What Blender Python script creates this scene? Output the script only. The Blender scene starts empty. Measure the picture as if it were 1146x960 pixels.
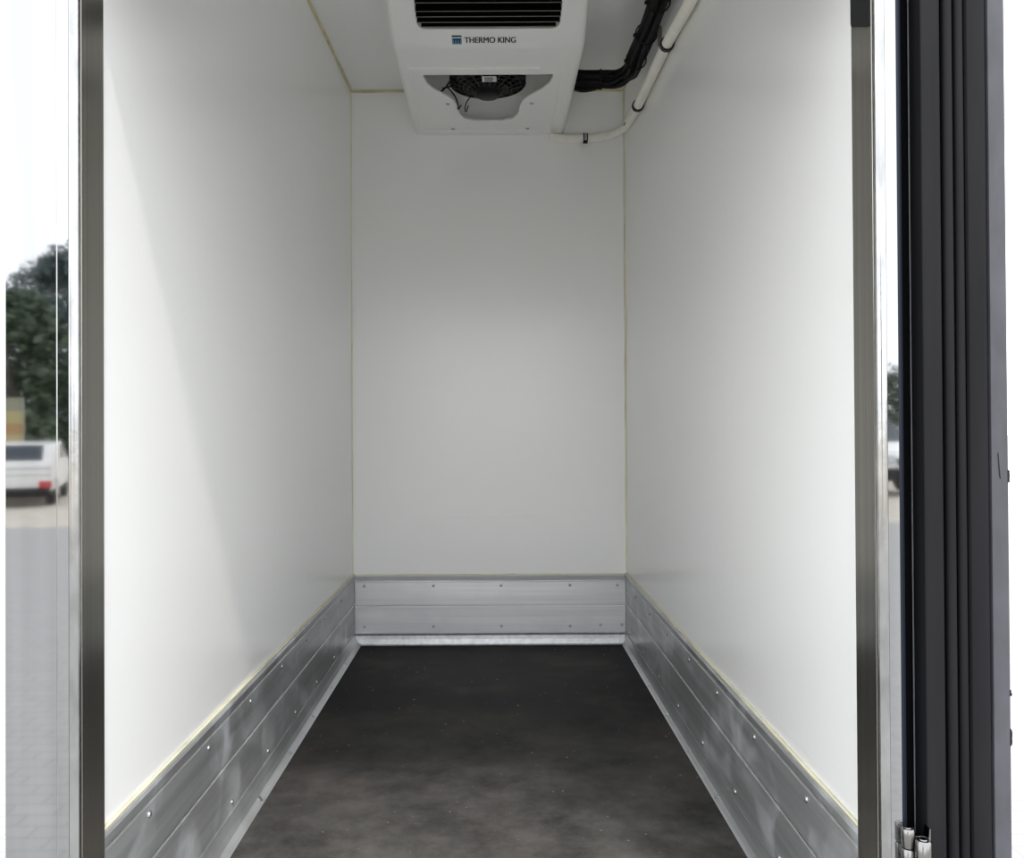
import bpy, bmesh, math, random
from mathutils import Matrix, Vector, Euler

# ------------------------------------------------------------------ camera
SC = bpy.context.scene
COL = SC.collection
F_PX = 979.0
W_PX, H_PX = 1146.0, 960.0
TILT, ROLL = math.radians(0.45), math.radians(-0.30)
CAM_LOC = Vector((0.0, -1.15, 0.775))
VP = (554.0, 480.0)                       # where the +Y direction lands in the photograph
cam_d = bpy.data.cameras.new('camera')
cam = bpy.data.objects.new('camera', cam_d)
COL.objects.link(cam)
cam_d.sensor_fit = 'HORIZONTAL'
cam_d.sensor_width = 36.0
cam_d.lens = F_PX / W_PX * 36.0
cam_d.clip_start, cam_d.clip_end = 0.02, 500
rot = Euler((math.pi / 2 + TILT, 0, 0)).to_matrix() @ Matrix.Rotation(ROLL, 3, 'Z')
cam.matrix_world = Matrix.Translation(CAM_LOC) @ rot.to_4x4()
v = rot.transposed() @ Vector((0, 1, 0))
vx = W_PX / 2 + F_PX * v.x / -v.z
vy = H_PX / 2 - F_PX * v.y / -v.z
cam_d.shift_x = (vx - VP[0]) / W_PX
cam_d.shift_y = -(vy - VP[1]) / W_PX
SC.camera = cam

# ------------------------------------------------------------------ light
world = bpy.data.worlds.new('overcast_sky')
SC.world = world
world.use_nodes = True
bg = world.node_tree.nodes['Background']
bg.inputs['Color'].default_value = (0.95, 0.975, 1.0, 1)
bg.inputs['Strength'].default_value = 3.0
sun_d = bpy.data.lights.new('hazy_sun', 'SUN')
sun_d.energy = 1.8
sun_d.angle = math.radians(3.0)
sun_d.color = (1.0, 0.96, 0.9)
sun = bpy.data.objects.new('hazy_sun', sun_d)
COL.objects.link(sun)
sun.location = (3, -8, 12)
sun.rotation_euler = Vector((-0.36, 1.0, -1.5)).to_track_quat('-Z', 'Y').to_euler()
SC.view_settings.view_transform = 'Standard'
SC.view_settings.look = 'None'
SC.view_settings.exposure = 0.0
SC.view_settings.gamma = 1.0
SC.view_settings.use_curve_mapping = False

# light rattles many times between the white walls
SC.cycles.max_bounces = 20
SC.cycles.diffuse_bounces = 16
SC.cycles.glossy_bounces = 8

random.seed(7)

# ------------------------------------------------------------------ measures of the box (metres)
XL, XR = -0.5145, 0.473          # inner wall faces
KF = 0.977
FXL, FXR = XL * KF, XR * KF      # inner faces of the door frame, a little proud of the walls
YB, YF = 2.0, -0.0265             # back wall, end of the wall lining at the door
HC = 2.0                         # ceiling at the back wall
CSL = 0.038                      # the ceiling drops slightly towards the door
ZG = -0.80                       # the ground outside
YD = -0.095                      # front plane of the door frame
LINTEL = 1.43


def zc(y):
    return HC - CSL * (YB - y)


# ------------------------------------------------------------------ materials
def new_mat(name):
    m = bpy.data.materials.new(name)
    m.use_nodes = True
    nt = m.node_tree
    return m, nt, nt.nodes['Principled BSDF']


def pmat(name, col, rough=0.5, metal=0.0, spec=0.5, noise=None, bump=None, coat=0.0):
    """noise=(scale xyz, amount, detail)  bump=(scale xyz, strength)"""
    m, nt, b = new_mat(name)
    b.inputs['Roughness'].default_value = rough
    b.inputs['Metallic'].default_value = metal
    b.inputs['Specular IOR Level'].default_value = spec
    b.inputs['Coat Weight'].default_value = coat
    b.inputs['Base Color'].default_value = (*col, 1)
    tc = nt.nodes.new('ShaderNodeTexCoord')
    if noise:
        mp = nt.nodes.new('ShaderNodeMapping')
        mp.inputs['Scale'].default_value = noise[0]
        nt.links.new(tc.outputs['Object'], mp.inputs['Vector'])
        n = nt.nodes.new('ShaderNodeTexNoise')
        n.inputs['Scale'].default_value = 1.0
        n.inputs['Detail'].default_value = noise[2]
        nt.links.new(mp.outputs['Vector'], n.inputs['Vector'])
        r = nt.nodes.new('ShaderNodeValToRGB')
        a = noise[1]
        r.color_ramp.elements[0].position = 0.3
        r.color_ramp.elements[1].position = 0.7
        r.color_ramp.elements[0].color = (*[max(0, c * (1 - a)) for c in col], 1)
        r.color_ramp.elements[1].color = (*[min(1, c * (1 + a)) for c in col], 1)
        nt.links.new(n.outputs['Fac'], r.inputs['Fac'])
        nt.links.new(r.outputs['Color'], b.inputs['Base Color'])
    if bump:
        mp = nt.nodes.new('ShaderNodeMapping')
        mp.inputs['Scale'].default_value = bump[0]
        nt.links.new(tc.outputs['Object'], mp.inputs['Vector'])
        n = nt.nodes.new('ShaderNodeTexNoise')
        n.inputs['Scale'].default_value = 1.0
        n.inputs['Detail'].default_value = 3
        nt.links.new(mp.outputs['Vector'], n.inputs['Vector'])
        bp = nt.nodes.new('ShaderNodeBump')
        bp.inputs['Strength'].default_value = bump[1]
        bp.inputs['Distance'].default_value = 0.002
        nt.links.new(n.outputs['Fac'], bp.inputs['Height'])
        nt.links.new(bp.outputs['Normal'], b.inputs['Normal'])
    return m


def gelcoat_mat():
    m, nt, b = new_mat('white_gelcoat')
    tc = nt.nodes.new('ShaderNodeTexCoord')
    n = nt.nodes.new('ShaderNodeTexNoise')
    n.inputs['Scale'].default_value = 1.7
    n.inputs['Detail'].default_value = 5
    nt.links.new(tc.outputs['Object'], n.inputs['Vector'])
    r = nt.nodes.new('ShaderNodeValToRGB')
    r.color_ramp.elements[0].position = 0.3
    r.color_ramp.elements[0].color = (0.905, 0.905, 0.892, 1)
    r.color_ramp.elements[1].position = 0.7
    r.color_ramp.elements[1].color = (0.922, 0.923, 0.914, 1)
    nt.links.new(n.outputs['Fac'], r.inputs['Fac'])
    nt.links.new(r.outputs['Color'], b.inputs['Base Color'])
    b.inputs['Roughness'].default_value = 0.22
    b.inputs['Specular IOR Level'].default_value = 0.6
    # glass fibre weave under the gelcoat
    mp = nt.nodes.new('ShaderNodeMapping')
    mp.inputs['Scale'].default_value = (30, 30, 160)
    nt.links.new(tc.outputs['Object'], mp.inputs['Vector'])
    n3 = nt.nodes.new('ShaderNodeTexNoise')
    n3.inputs['Scale'].default_value = 1
    n3.inputs['Detail'].default_value = 2
    nt.links.new(mp.outputs['Vector'], n3.inputs['Vector'])
    bp = nt.nodes.new('ShaderNodeBump')
    bp.inputs['Strength'].default_value = 0.10
    bp.inputs['Distance'].default_value = 0.001
    nt.links.new(n3.outputs['Fac'], bp.inputs['Height'])
    nt.links.new(bp.outputs['Normal'], b.inputs['Normal'])
    return m


def aluminium_mat(name, sc, lo, hi, ox):
    """worn extruded aluminium: drawn grain along the board, chalky oxide patches, scratches"""
    m, nt, b = new_mat(name)
    tc = nt.nodes.new('ShaderNodeTexCoord')

    def noise(scale, detail=4, dist=0.0):
        mp = nt.nodes.new('ShaderNodeMapping')
        mp.inputs['Scale'].default_value = scale
        nt.links.new(tc.outputs['Object'], mp.inputs['Vector'])
        n = nt.nodes.new('ShaderNodeTexNoise')
        n.inputs['Scale'].default_value = 1
        n.inputs['Detail'].default_value = detail
        n.inputs['Distortion'].default_value = dist
        nt.links.new(mp.outputs['Vector'], n.inputs['Vector'])
        return n
    grain = noise(sc, 4)
    r = nt.nodes.new('ShaderNodeValToRGB')
    r.color_ramp.elements[0].position = 0.3
    r.color_ramp.elements[0].color = (*lo, 1)
    r.color_ramp.elements[1].position = 0.72
    r.color_ramp.elements[1].color = (*hi, 1)
    nt.links.new(grain.outputs['Fac'], r.inputs['Fac'])
    patch = noise((9, 7, 9), 8, 0.8)
    r2 = nt.nodes.new('ShaderNodeValToRGB')
    r2.color_ramp.elements[0].position = 0.47
    r2.color_ramp.elements[0].color = (0, 0, 0, 1)
    r2.color_ramp.elements[1].position = 0.70
    r2.color_ramp.elements[1].color = (ox, ox, ox, 1)
    nt.links.new(patch.outputs['Fac'], r2.inputs['Fac'])
    mx = nt.nodes.new('ShaderNodeMix')
    mx.data_type = 'RGBA'
    nt.links.new(r2.outputs['Color'], mx.inputs['Factor'])
    nt.links.new(r.outputs['Color'], mx.inputs['A'])
    mx.inputs['B'].default_value = (0.62, 0.64, 0.66, 1)
    nt.links.new(mx.outputs['Result'], b.inputs['Base Color'])
    mr = nt.nodes.new('ShaderNodeMapRange')
    mr.inputs['To Min'].default_value = 0.62
    mr.inputs['To Max'].default_value = 0.2
    nt.links.new(r2.outputs['Color'], mr.inputs['Value'])
    nt.links.new(mr.outputs['Result'], b.inputs['Metallic'])
    b.inputs['Roughness'].default_value = 0.36
    fine = noise((sc[0] * 5, sc[1] * 5, sc[2] * 5), 2)
    bp = nt.nodes.new('ShaderNodeBump')
    bp.inputs['Strength'].default_value = 0.12
    bp.inputs['Distance'].default_value = 0.001
    nt.links.new(fine.outputs['Fac'], bp.inputs['Height'])
    nt.links.new(bp.outputs['Normal'], b.inputs['Normal'])
    return m


def plywood_mat():
    m, nt, b = new_mat('dark_floor_plywood')
    tc = nt.nodes.new('ShaderNodeTexCoord')
    n = nt.nodes.new('ShaderNodeTexNoise')
    n.inputs['Scale'].default_value = 3.2
    n.inputs['Detail'].default_value = 9
    n.inputs['Roughness'].default_value = 0.62
    nt.links.new(tc.outputs['Object'], n.inputs['Vector'])
    r = nt.nodes.new('ShaderNodeValToRGB')
    e = r.color_ramp.elements
    e[0].position = 0.30
    e[0].color = (0.012, 0.0115, 0.011, 1)
    e[1].position = 0.75
    e[1].color = (0.060, 0.050, 0.043, 1)
    k = e.new(0.52)
    k.color = (0.020, 0.019, 0.018, 1)
    nt.links.new(n.outputs['Fac'], r.inputs['Fac'])
    # crumbs and chips
    vo = nt.nodes.new('ShaderNodeTexVoronoi')
    vo.voronoi_dimensions = '2D'
    vo.inputs['Scale'].default_value = 15
    nt.links.new(tc.outputs['Object'], vo.inputs['Vector'])
    n2 = nt.nodes.new('ShaderNodeTexNoise')
    n2.inputs['Scale'].default_value = 6
    nt.links.new(tc.outputs['Object'], n2.inputs['Vector'])
    lt = nt.nodes.new('ShaderNodeMath')
    lt.operation = 'LESS_THAN'
    nt.links.new(vo.outputs['Distance'], lt.inputs[0])
    ml = nt.nodes.new('ShaderNodeMapRange')
    ml.inputs['From Min'].default_value = 0.42
    ml.inputs['From Max'].default_value = 0.75
    ml.inputs['To Min'].default_value = 0.0
    ml.inputs['To Max'].default_value = 0.06
    nt.links.new(n2.outputs['Fac'], ml.inputs['Value'])
    nt.links.new(ml.outputs['Result'], lt.inputs[1])
    mx = nt.nodes.new('ShaderNodeMix')
    mx.data_type = 'RGBA'
    nt.links.new(lt.outputs['Value'], mx.inputs['Factor'])
    nt.links.new(r.outputs['Color'], mx.inputs['A'])
    mx.inputs['B'].default_value = (0.26, 0.23, 0.20, 1)
    # paler towards the door: the sunlit front put into the colour, with scuffs
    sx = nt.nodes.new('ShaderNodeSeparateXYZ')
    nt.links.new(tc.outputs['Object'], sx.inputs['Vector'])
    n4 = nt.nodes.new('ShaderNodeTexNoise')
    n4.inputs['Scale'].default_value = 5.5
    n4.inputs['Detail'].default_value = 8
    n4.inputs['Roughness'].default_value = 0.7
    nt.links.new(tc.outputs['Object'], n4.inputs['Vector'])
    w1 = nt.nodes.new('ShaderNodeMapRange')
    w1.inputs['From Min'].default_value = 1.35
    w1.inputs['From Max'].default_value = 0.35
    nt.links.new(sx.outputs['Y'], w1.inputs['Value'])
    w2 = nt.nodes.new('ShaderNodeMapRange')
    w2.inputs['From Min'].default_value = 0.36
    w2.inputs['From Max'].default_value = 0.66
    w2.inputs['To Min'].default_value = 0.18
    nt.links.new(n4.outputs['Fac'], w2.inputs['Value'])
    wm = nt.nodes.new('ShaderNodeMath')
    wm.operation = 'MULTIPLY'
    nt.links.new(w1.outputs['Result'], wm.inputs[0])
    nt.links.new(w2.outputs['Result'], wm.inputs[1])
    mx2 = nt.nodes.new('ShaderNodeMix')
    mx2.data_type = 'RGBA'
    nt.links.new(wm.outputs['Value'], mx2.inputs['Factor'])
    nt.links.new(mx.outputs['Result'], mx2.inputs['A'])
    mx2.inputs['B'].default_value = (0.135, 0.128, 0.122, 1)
    nt.links.new(mx2.outputs['Result'], b.inputs['Base Color'])
    b.inputs['Roughness'].default_value = 0.6
    b.inputs['Specular IOR Level'].default_value = 0.10
    n3 = nt.nodes.new('ShaderNodeTexNoise')
    n3.inputs['Scale'].default_value = 220
    nt.links.new(tc.outputs['Object'], n3.inputs['Vector'])
    bp = nt.nodes.new('ShaderNodeBump')
    bp.inputs['Strength'].default_value = 0.3
    bp.inputs['Distance'].default_value = 0.001
    nt.links.new(n3.outputs['Fac'], bp.inputs['Height'])
    nt.links.new(bp.outputs['Normal'], b.inputs['Normal'])
    return m


def pavers_mat():
    m, nt, b = new_mat('grey_pavers')
    tc = nt.nodes.new('ShaderNodeTexCoord')
    br = nt.nodes.new('ShaderNodeTexBrick')
    br.inputs['Color1'].default_value = (0.325, 0.322, 0.318, 1)
    br.inputs['Color2'].default_value = (0.305, 0.302, 0.298, 1)
    br.inputs['Mortar'].default_value = (0.275, 0.27, 0.265, 1)
    br.inputs['Scale'].default_value = 1.0
    br.inputs['Mortar Size'].default_value = 0.008
    br.inputs['Brick Width'].default_value = 0.2
    br.inputs['Row Height'].default_value = 0.1
    nt.links.new(tc.outputs['Object'], br.inputs['Vector'])
    nt.links.new(br.outputs['Color'], b.inputs['Base Color'])
    b.inputs['Roughness'].default_value = 0.85
    return m


GEL = gelcoat_mat()
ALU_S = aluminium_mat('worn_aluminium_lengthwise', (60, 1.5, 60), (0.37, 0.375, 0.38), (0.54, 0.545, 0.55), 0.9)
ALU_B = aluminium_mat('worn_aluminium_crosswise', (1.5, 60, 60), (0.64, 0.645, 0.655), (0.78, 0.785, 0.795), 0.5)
ALU_F = aluminium_mat('bright_aluminium_cove', (60, 1.2, 60), (0.40, 0.405, 0.41), (0.56, 0.565, 0.57), 0.4)
RIVET = pmat('rivet_metal', (0.46, 0.47, 0.48), 0.4, 1.0)
STEEL = pmat('polished_stainless', (0.37, 0.375, 0.385), 0.03, 1.0, noise=((40, 40, 1.2), 0.08, 3), bump=((14, 14, 1.0), 0.045))
STEEL_R = pmat('stainless_reveal', (0.36, 0.345, 0.31), 0.16, 0.93, noise=((260, 180, 0.7), 0.12, 2))
STEEL_S = pmat('scratched_stainless', (0.37, 0.37, 0.37), 0.12, 1.0, noise=((60, 60, 20), 0.18, 5), bump=((60, 60, 45), 0.10))
CHROME = pmat('hinge_steel', (0.24, 0.235, 0.23), 0.16, 1.0)
RUBBER = pmat('black_door_rubber', (0.0105, 0.0105, 0.0120), 0.6, 0, 0.12, noise=((40, 40, 4), 0.18, 5), bump=((90, 90, 20), 0.12))
RUBBER2 = pmat('dusty_flange_rubber', (0.062, 0.062, 0.072), 0.65, 0, 0.3, noise=((30, 30, 12), 0.2, 6), bump=((90, 90, 40), 0.2))
RUBBER_G = pmat('glossy_black_rubber', (0.008, 0.011, 0.018), 0.35, 0, 0.2)
PAINT_W = pmat('white_body_panel', (0.78, 0.79, 0.80), 0.3, 0, 0.5, noise=((2, 2, 2), 0.03, 4))
SEAL = pmat('yellowed_sealant', (0.76, 0.72, 0.54), 0.6, noise=((12, 12, 12), 0.14, 5))
SEAL_D = pmat('aged_ochre_sealant', (0.66, 0.59, 0.39), 0.6, noise=((14, 14, 14), 0.2, 5))
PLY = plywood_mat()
ABS = pmat('white_abs_plastic', (0.90, 0.90, 0.88), 0.34, 0, 0.5, bump=((300, 300, 300), 0.05))
BLACK = pmat('black_plastic', (0.009, 0.009, 0.010), 0.5, 0, 0.22)
BLACKM = pmat('black_cable_jacket', (0.007, 0.007, 0.008), 0.6, 0, 0.2)
DARK_IN = pmat('dark_interior', (0.005, 0.005, 0.006), 0.8, 0, 0.04)
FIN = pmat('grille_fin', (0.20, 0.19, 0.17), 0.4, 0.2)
HOSE = pmat('cream_hose', (0.90, 0.88, 0.80), 0.45, 0, 0.5, noise=((30, 30, 30), 0.04, 3))
GUARD = pmat('fan_guard', (0.035, 0.035, 0.035), 0.4)
LOGO_B = pmat('logo_blue', (0.16, 0.33, 0.52), 0.4)
LOGO_D = pmat('logo_dark', (0.02, 0.022, 0.03), 0.4)
LOGO_L = pmat('logo_pale', (0.55, 0.66, 0.74), 0.4)
PAPER = pmat('white_sticker', (0.7, 0.7, 0.68), 0.6)
INK = pmat('sticker_ink', (0.08, 0.08, 0.08), 0.6)
GRAVEL = pmat('pale_gravel', (0.46, 0.43, 0.38), 0.95, 0, 0.2, noise=((3, 3, 3), 0.12, 8))
PAVE = pavers_mat()
LEAF_M = [pmat('leaves_blue_haze', (0.045, 0.075, 0.070), 0.55, noise=((2, 2, 2), 0.45, 3)),  # bluish haze over the trees is put into this leaf colour
          pmat('leaves_olive', (0.075, 0.105, 0.065), 0.55, noise=((2, 2, 2), 0.45, 3)),
          pmat('leaves_mid_green', (0.055, 0.09, 0.065), 0.55, noise=((2, 2, 2), 0.45, 3))]
BARK = pmat('bark', (0.10, 0.085, 0.07), 0.9, noise=((6, 6, 2), 0.3, 5))
CARW = pmat('white_car_paint', (0.80, 0.80, 0.78), 0.25, 0, 0.5, coat=0.3)
CARGLASS = pmat('dark_car_glass', (0.02, 0.03, 0.045), 0.06, 0, 0.6)
TYRE = pmat('tyre_rubber', (0.02, 0.02, 0.02), 0.8)
HUBM = pmat('wheel_steel', (0.4, 0.4, 0.41), 0.35, 0.9)
RED = pmat('red_lamp', (0.5, 0.02, 0.02), 0.25)
LAMP = pmat('clear_lamp', (0.6, 0.62, 0.64), 0.15, 0.3)
OCHRE = pmat('ochre_board', (0.34, 0.20, 0.08), 0.6)
YELLOW = pmat('yellow_board', (0.36, 0.31, 0.14), 0.6)
SAGE = pmat('sage_board', (0.22, 0.22, 0.15), 0.6)


# ------------------------------------------------------------------ helpers
def link(name, me, mat, parent=None, loc=None):
    o = bpy.data.objects.new(name, me)
    COL.objects.link(o)
    if mat is not None:
        if not me.materials:
            me.materials.append(mat)
    if parent:
        o.parent = parent
    if loc is not None:
        o.location = loc
    return o


def to_mesh(bm, name, smooth=None):
    bmesh.ops.recalc_face_normals(bm, faces=bm.faces)
    me = bpy.data.meshes.new(name)
    if smooth is not None:
        for f in bm.faces:
            f.smooth = True
        for e in bm.edges:
            if len(e.link_faces) == 2 and e.calc_face_angle(0) > math.radians(smooth):
                e.smooth = False
    bm.to_mesh(me)
    bm.free()
    return me


def obj(name, bm, mat, parent=None, smooth=None):
    return link(name, to_mesh(bm, name, smooth), mat, parent)


def tag(o, label=None, cat=None, group=None, kind=None):
    if label:
        o['label'] = label
    if cat:
        o['category'] = cat
    if group:
        o['group'] = group
    if kind:
        o['kind'] = kind
    return o


def empty(name, loc=(0, 0, 0), rz=0):
    o = bpy.data.objects.new(name, None)
    o.empty_display_size = 0.1
    COL.objects.link(o)
    o.location = loc
    o.rotation_euler = (0, 0, rz)
    return o


def attach(o, parent):
    # geometry is written in world coordinates: only the root Empty carries an offset
    o.parent = parent
    if parent.type == 'EMPTY':
        o.matrix_parent_inverse = Matrix.Translation(parent.location).inverted()
    return o


def box(bm, x0, x1, y0, y1, z0, z1, bev=0.0):
    vs = [bm.verts.new((x, y, z)) for x in (x0, x1) for y in (y0, y1) for z in (z0, z1)]
    q = [(0, 1, 3, 2), (4, 6, 7, 5), (0, 4, 5, 1), (2, 3, 7, 6), (0, 2, 6, 4), (1, 5, 7, 3)]
    fs = [bm.faces.new([vs[i] for i in f]) for f in q]
    if bev:
        es = list({e for f in fs for e in f.edges})
        bmesh.ops.bevel(bm, geom=es, offset=bev, segments=2, affect='EDGES', profile=0.5)
    return bm


def nbox(*a, bev=0.0):
    return box(bmesh.new(), *a, bev=bev)


def prism(pts, a0, a1, fn, bm=None, cap=True):
    """closed 2-D outline pts, swept from a0 to a1; fn(u, v, a) -> xyz"""
    bm = bm or bmesh.new()
    A = [bm.verts.new(fn(u, v, a0)) for u, v in pts]
    B = [bm.verts.new(fn(u, v, a1)) for u, v in pts]
    n = len(pts)
    for i in range(n):
        j = (i + 1) % n
        bm.faces.new((A[i], A[j], B[j], B[i]))
    if cap:
        bm.faces.new(A)
        bm.faces.new(B[::-1])
    return bm


def catmull(pts, n=8):
    P = [Vector(p) for p in pts]
    P = [P[0] * 2 - P[1]] + P + [P[-1] * 2 - P[-2]]
    out = []
    for i in range(1, len(P) - 2):
        a, b, c, d = P[i - 1:i + 3]
        for k in range(n):
            t = k / n
            out.append(0.5 * ((2 * b) + (c - a) * t + (2 * a - 5 * b + 4 * c - d) * t * t + (3 * b - a - 3 * c + d) * t ** 3))
    out.append(P[-2])
    return out


def tube(path, r, seg=10, bm=None):
    bm = bm or bmesh.new()
    rs = r if isinstance(r, (list, tuple)) else [r] * len(path)
    rings = []
    up = Vector((0, 0, 1))
    prev = None
    for i, p in enumerate(path):
        t = (path[min(i + 1, len(path) - 1)] - path[max(i - 1, 0)]).normalized()
        if prev is None:
            n = up if abs(t.z) < 0.9 else Vector((1, 0, 0))
        else:
            n = prev
        n = (n - t * n.dot(t)).normalized()
        prev = n
        b = t.cross(n)
        rings.append([bm.verts.new(p + (n * math.cos(2 * math.pi * k / seg) + b * math.sin(2 * math.pi * k / seg)) * rs[i]) for k in range(seg)])
    for i in range(len(rings) - 1):
        for k in range(seg):
            bm.faces.new((rings[i][k], rings[i][(k + 1) % seg], rings[i + 1][(k + 1) % seg], rings[i + 1][k]))
    bm.faces.new(rings[0][::-1])
    bm.faces.new(rings[-1])
    return bm


def lathe(prof, seg=24, bm=None, mat=None, c=(0, 0, 0)):
    """prof: [(r, z)] revolved about z; mat places it"""
    bm = bm or bmesh.new()
    mat = mat or Matrix.Identity(4)
    rings = []
    for r, z in prof:
        if r < 1e-6:
            rings.append([bm.verts.new(mat @ Vector((c[0], c[1], c[2] + z)))])
        else:
            rings.append([bm.verts.new(mat @ Vector((c[0] + r * math.cos(2 * math.pi * k / seg), c[1] + r * math.sin(2 * math.pi * k / seg), c[2] + z))) for k in range(seg)])
    for a, b in zip(rings, rings[1:]):
        for k in range(seg):
            j = (k + 1) % seg
            if len(a) == 1 and len(b) == 1:
                continue
            if len(a) == 1:
                bm.faces.new((a[0], b[k], b[j]))
            elif len(b) == 1:
                bm.faces.new((a[k], a[j], b[0]))
            else:
                bm.faces.new((a[k], a[j], b[j], b[k]))
    return bm


def rounded(poly, r, n=4):
    out = []
    m = len(poly)
    for i in range(m):
        p, a, b = Vector(poly[i]), Vector(poly[i - 1]), Vector(poly[(i + 1) % m])
        rr = min(r, (a - p).length * 0.45, (b - p).length * 0.45)
        s, e = p + (a - p).normalized() * rr, p + (b - p).normalized() * rr
        for k in range(n + 1):
            t = k / n
            out.append(tuple(s * (1 - t) ** 2 + p * 2 * t * (1 - t) + e * t * t))
    return out


def structure(name, bm, mat, label, parent=None, smooth=None):
    o = obj(name, bm, mat, parent, smooth)
    return tag(o, label, 'room part' if False else None, kind='structure')


# ------------------------------------------------------------------ the room shell
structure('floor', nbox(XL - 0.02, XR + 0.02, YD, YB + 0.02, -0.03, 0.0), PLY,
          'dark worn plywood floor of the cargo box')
structure('wall_back', nbox(-0.60, 0.525, YB, YB + 0.06, -0.06, 2.06), GEL, 'glossy white back wall of the cargo box')
structure('wall_left', nbox(-0.60, XL, YF, YB, -0.06, 2.06), GEL, 'glossy white left wall of the cargo box')
structure('wall_right', nbox(XR, 0.525, YF, YB, -0.06, 2.06), GEL, 'glossy white right wall of the cargo box')
structure('ceiling', prism([(YF - 0.02, zc(YF - 0.02)), (YB, zc(YB)), (YB, 2.06), (YF - 0.02, 2.06)], XL, XR,
                           lambda u, v, a: (a, u, v)), GEL, 'white ceiling of the cargo box')
structure('wall_front', nbox(XL, XR, YF, YF + 0.03, LINTEL + 0.01, 1.925), GEL, 'white header panel above the door opening')

# ground
structure('ground', nbox(-150, 150, -150, 150, ZG - 0.3, ZG), GRAVEL, 'pale gravel yard around the vehicle')
structure('pavement', nbox(-14, 16, -13.2, 9, ZG, ZG + 0.02), PAVE, 'grey paved strip the vehicle is parked on')


# ------------------------------------------------------------------ kick boards (aluminium)
def side_map(side):
    if side == 'left':
        return lambda u, z, a: (XL + u, a, z)
    if side == 'right':
        return lambda u, z, a: (XR - u, a, z)
    return lambda u, z, a: (a, YB - u, z)


def rivet_mesh(r, h):
    return to_mesh(lathe([(r, 0), (r * 0.95, h * 0.45), (r * 0.6, h * 0.9), (0, h)], 10), 'rivet', 40)


RIV = rivet_mesh(0.0055, 0.0035)
RIV.materials.append(RIVET)
SCREW = rivet_mesh(0.008, 0.002)
SCREW.materials.append(RIVET)


def kickboard(side, a0, a1, foot, mid, low, top, spots):
    fn = side_map(side)
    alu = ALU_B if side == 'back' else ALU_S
    words = {'left': 'worn aluminium kick board along the foot of the left wall',
             'right': 'worn aluminium kick board along the foot of the right wall',
             'back': 'bright aluminium kick board along the foot of the back wall'}[side]
    # backing plate with its thin top lip
    base = obj('baseboard_' + side, prism([(0, 0.0), (0.003, 0.0), (0.003, top - 0.02), (0.009, top - 0.018), (0.011, top - 0.004), (0.008, top), (0, top)], a0, a1, fn), alu)
    tag(base, words, kind='structure')
    t = 0.0075
    obj('upper_board', prism([(0.002, mid + 0.0018), (t - 0.002, mid + 0.0018), (t, mid + 0.004), (t, top - 0.026), (t - 0.002, top - 0.0235), (0.002, top - 0.0235)], a0, a1, fn), alu, base)
    obj('lower_board', prism([(0.002, low), (t, low), (t, mid - 0.004), (t - 0.002, mid - 0.0018), (0.002, mid - 0.0018)], a0, a1, fn), alu, base)
    pts = [(0.0005, 0.0005), (foot, 0.0005), (foot + 0.001, 0.002), (foot - 0.003, 0.0055),
           (foot * 0.62, low * 0.28), (foot * 0.46, low * 0.52), (foot * 0.36, low * 0.8), (0.0095, low - 0.001), (0.0005, low - 0.001)]
    obj('cove_strip', prism(pts, a0, a1, fn), ALU_F, base)
    n_in = {'left': Vector((1, 0, 0)), 'right': Vector((-1, 0, 0)), 'back': Vector((0, -1, 0))}[side]
    for a, z in spots:
        p = Vector(fn(t, z, a))
        r = link('rivet', RIV, None, base)
        r.location = p
        r.rotation_euler = n_in.to_track_quat('Z', 'Y').to_euler()
    if side != 'back':
        nn = (n_in * 0.65 + Vector((0, 0, 0.9))).normalized()
        y = 0.15
        while y < 1.85:
            u = foot * 0.72
            s = link('screw', SCREW, None, base)
            s.location = Vector(fn(u, low * 0.22, y))
            s.rotation_euler = nn.to_track_quat('Z', 'Y').to_euler()
            y += 0.262
    return base


sp = [(0.13 + 0.265 * i, 0.216) for i in range(8) if 0.13 + 0.265 * i < 1.95] + [(0.265 + 0.265 * i, 0.064) for i in range(7)]
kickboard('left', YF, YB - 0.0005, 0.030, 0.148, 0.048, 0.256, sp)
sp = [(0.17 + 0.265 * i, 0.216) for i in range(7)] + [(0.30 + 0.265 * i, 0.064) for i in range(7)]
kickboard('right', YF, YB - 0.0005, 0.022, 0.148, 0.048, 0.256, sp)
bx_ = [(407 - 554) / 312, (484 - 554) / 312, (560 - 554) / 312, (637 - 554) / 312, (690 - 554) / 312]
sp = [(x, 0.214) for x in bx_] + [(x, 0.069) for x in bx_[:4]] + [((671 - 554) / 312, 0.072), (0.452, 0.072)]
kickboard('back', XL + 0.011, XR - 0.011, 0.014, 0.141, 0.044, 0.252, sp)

# sealant beads in the corners
TRIM = 0


def bead(path, r, mat, label):
    global TRIM
    TRIM += 1
    P = []
    for a, b in zip(path, path[1:]):
        a, b = Vector(a), Vector(b)
        n = max(2, int((b - a).length / 0.05))
        P += [a.lerp(b, i / n) for i in range(n)]
    P.append(Vector(path[-1]))
    rs = [r * random.uniform(0.75, 1.2) for _ in P]
    o = obj('trim_%d' % TRIM, tube(P, rs, 8), mat, None, 60)
    tag(o, label, kind='structure')


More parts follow.
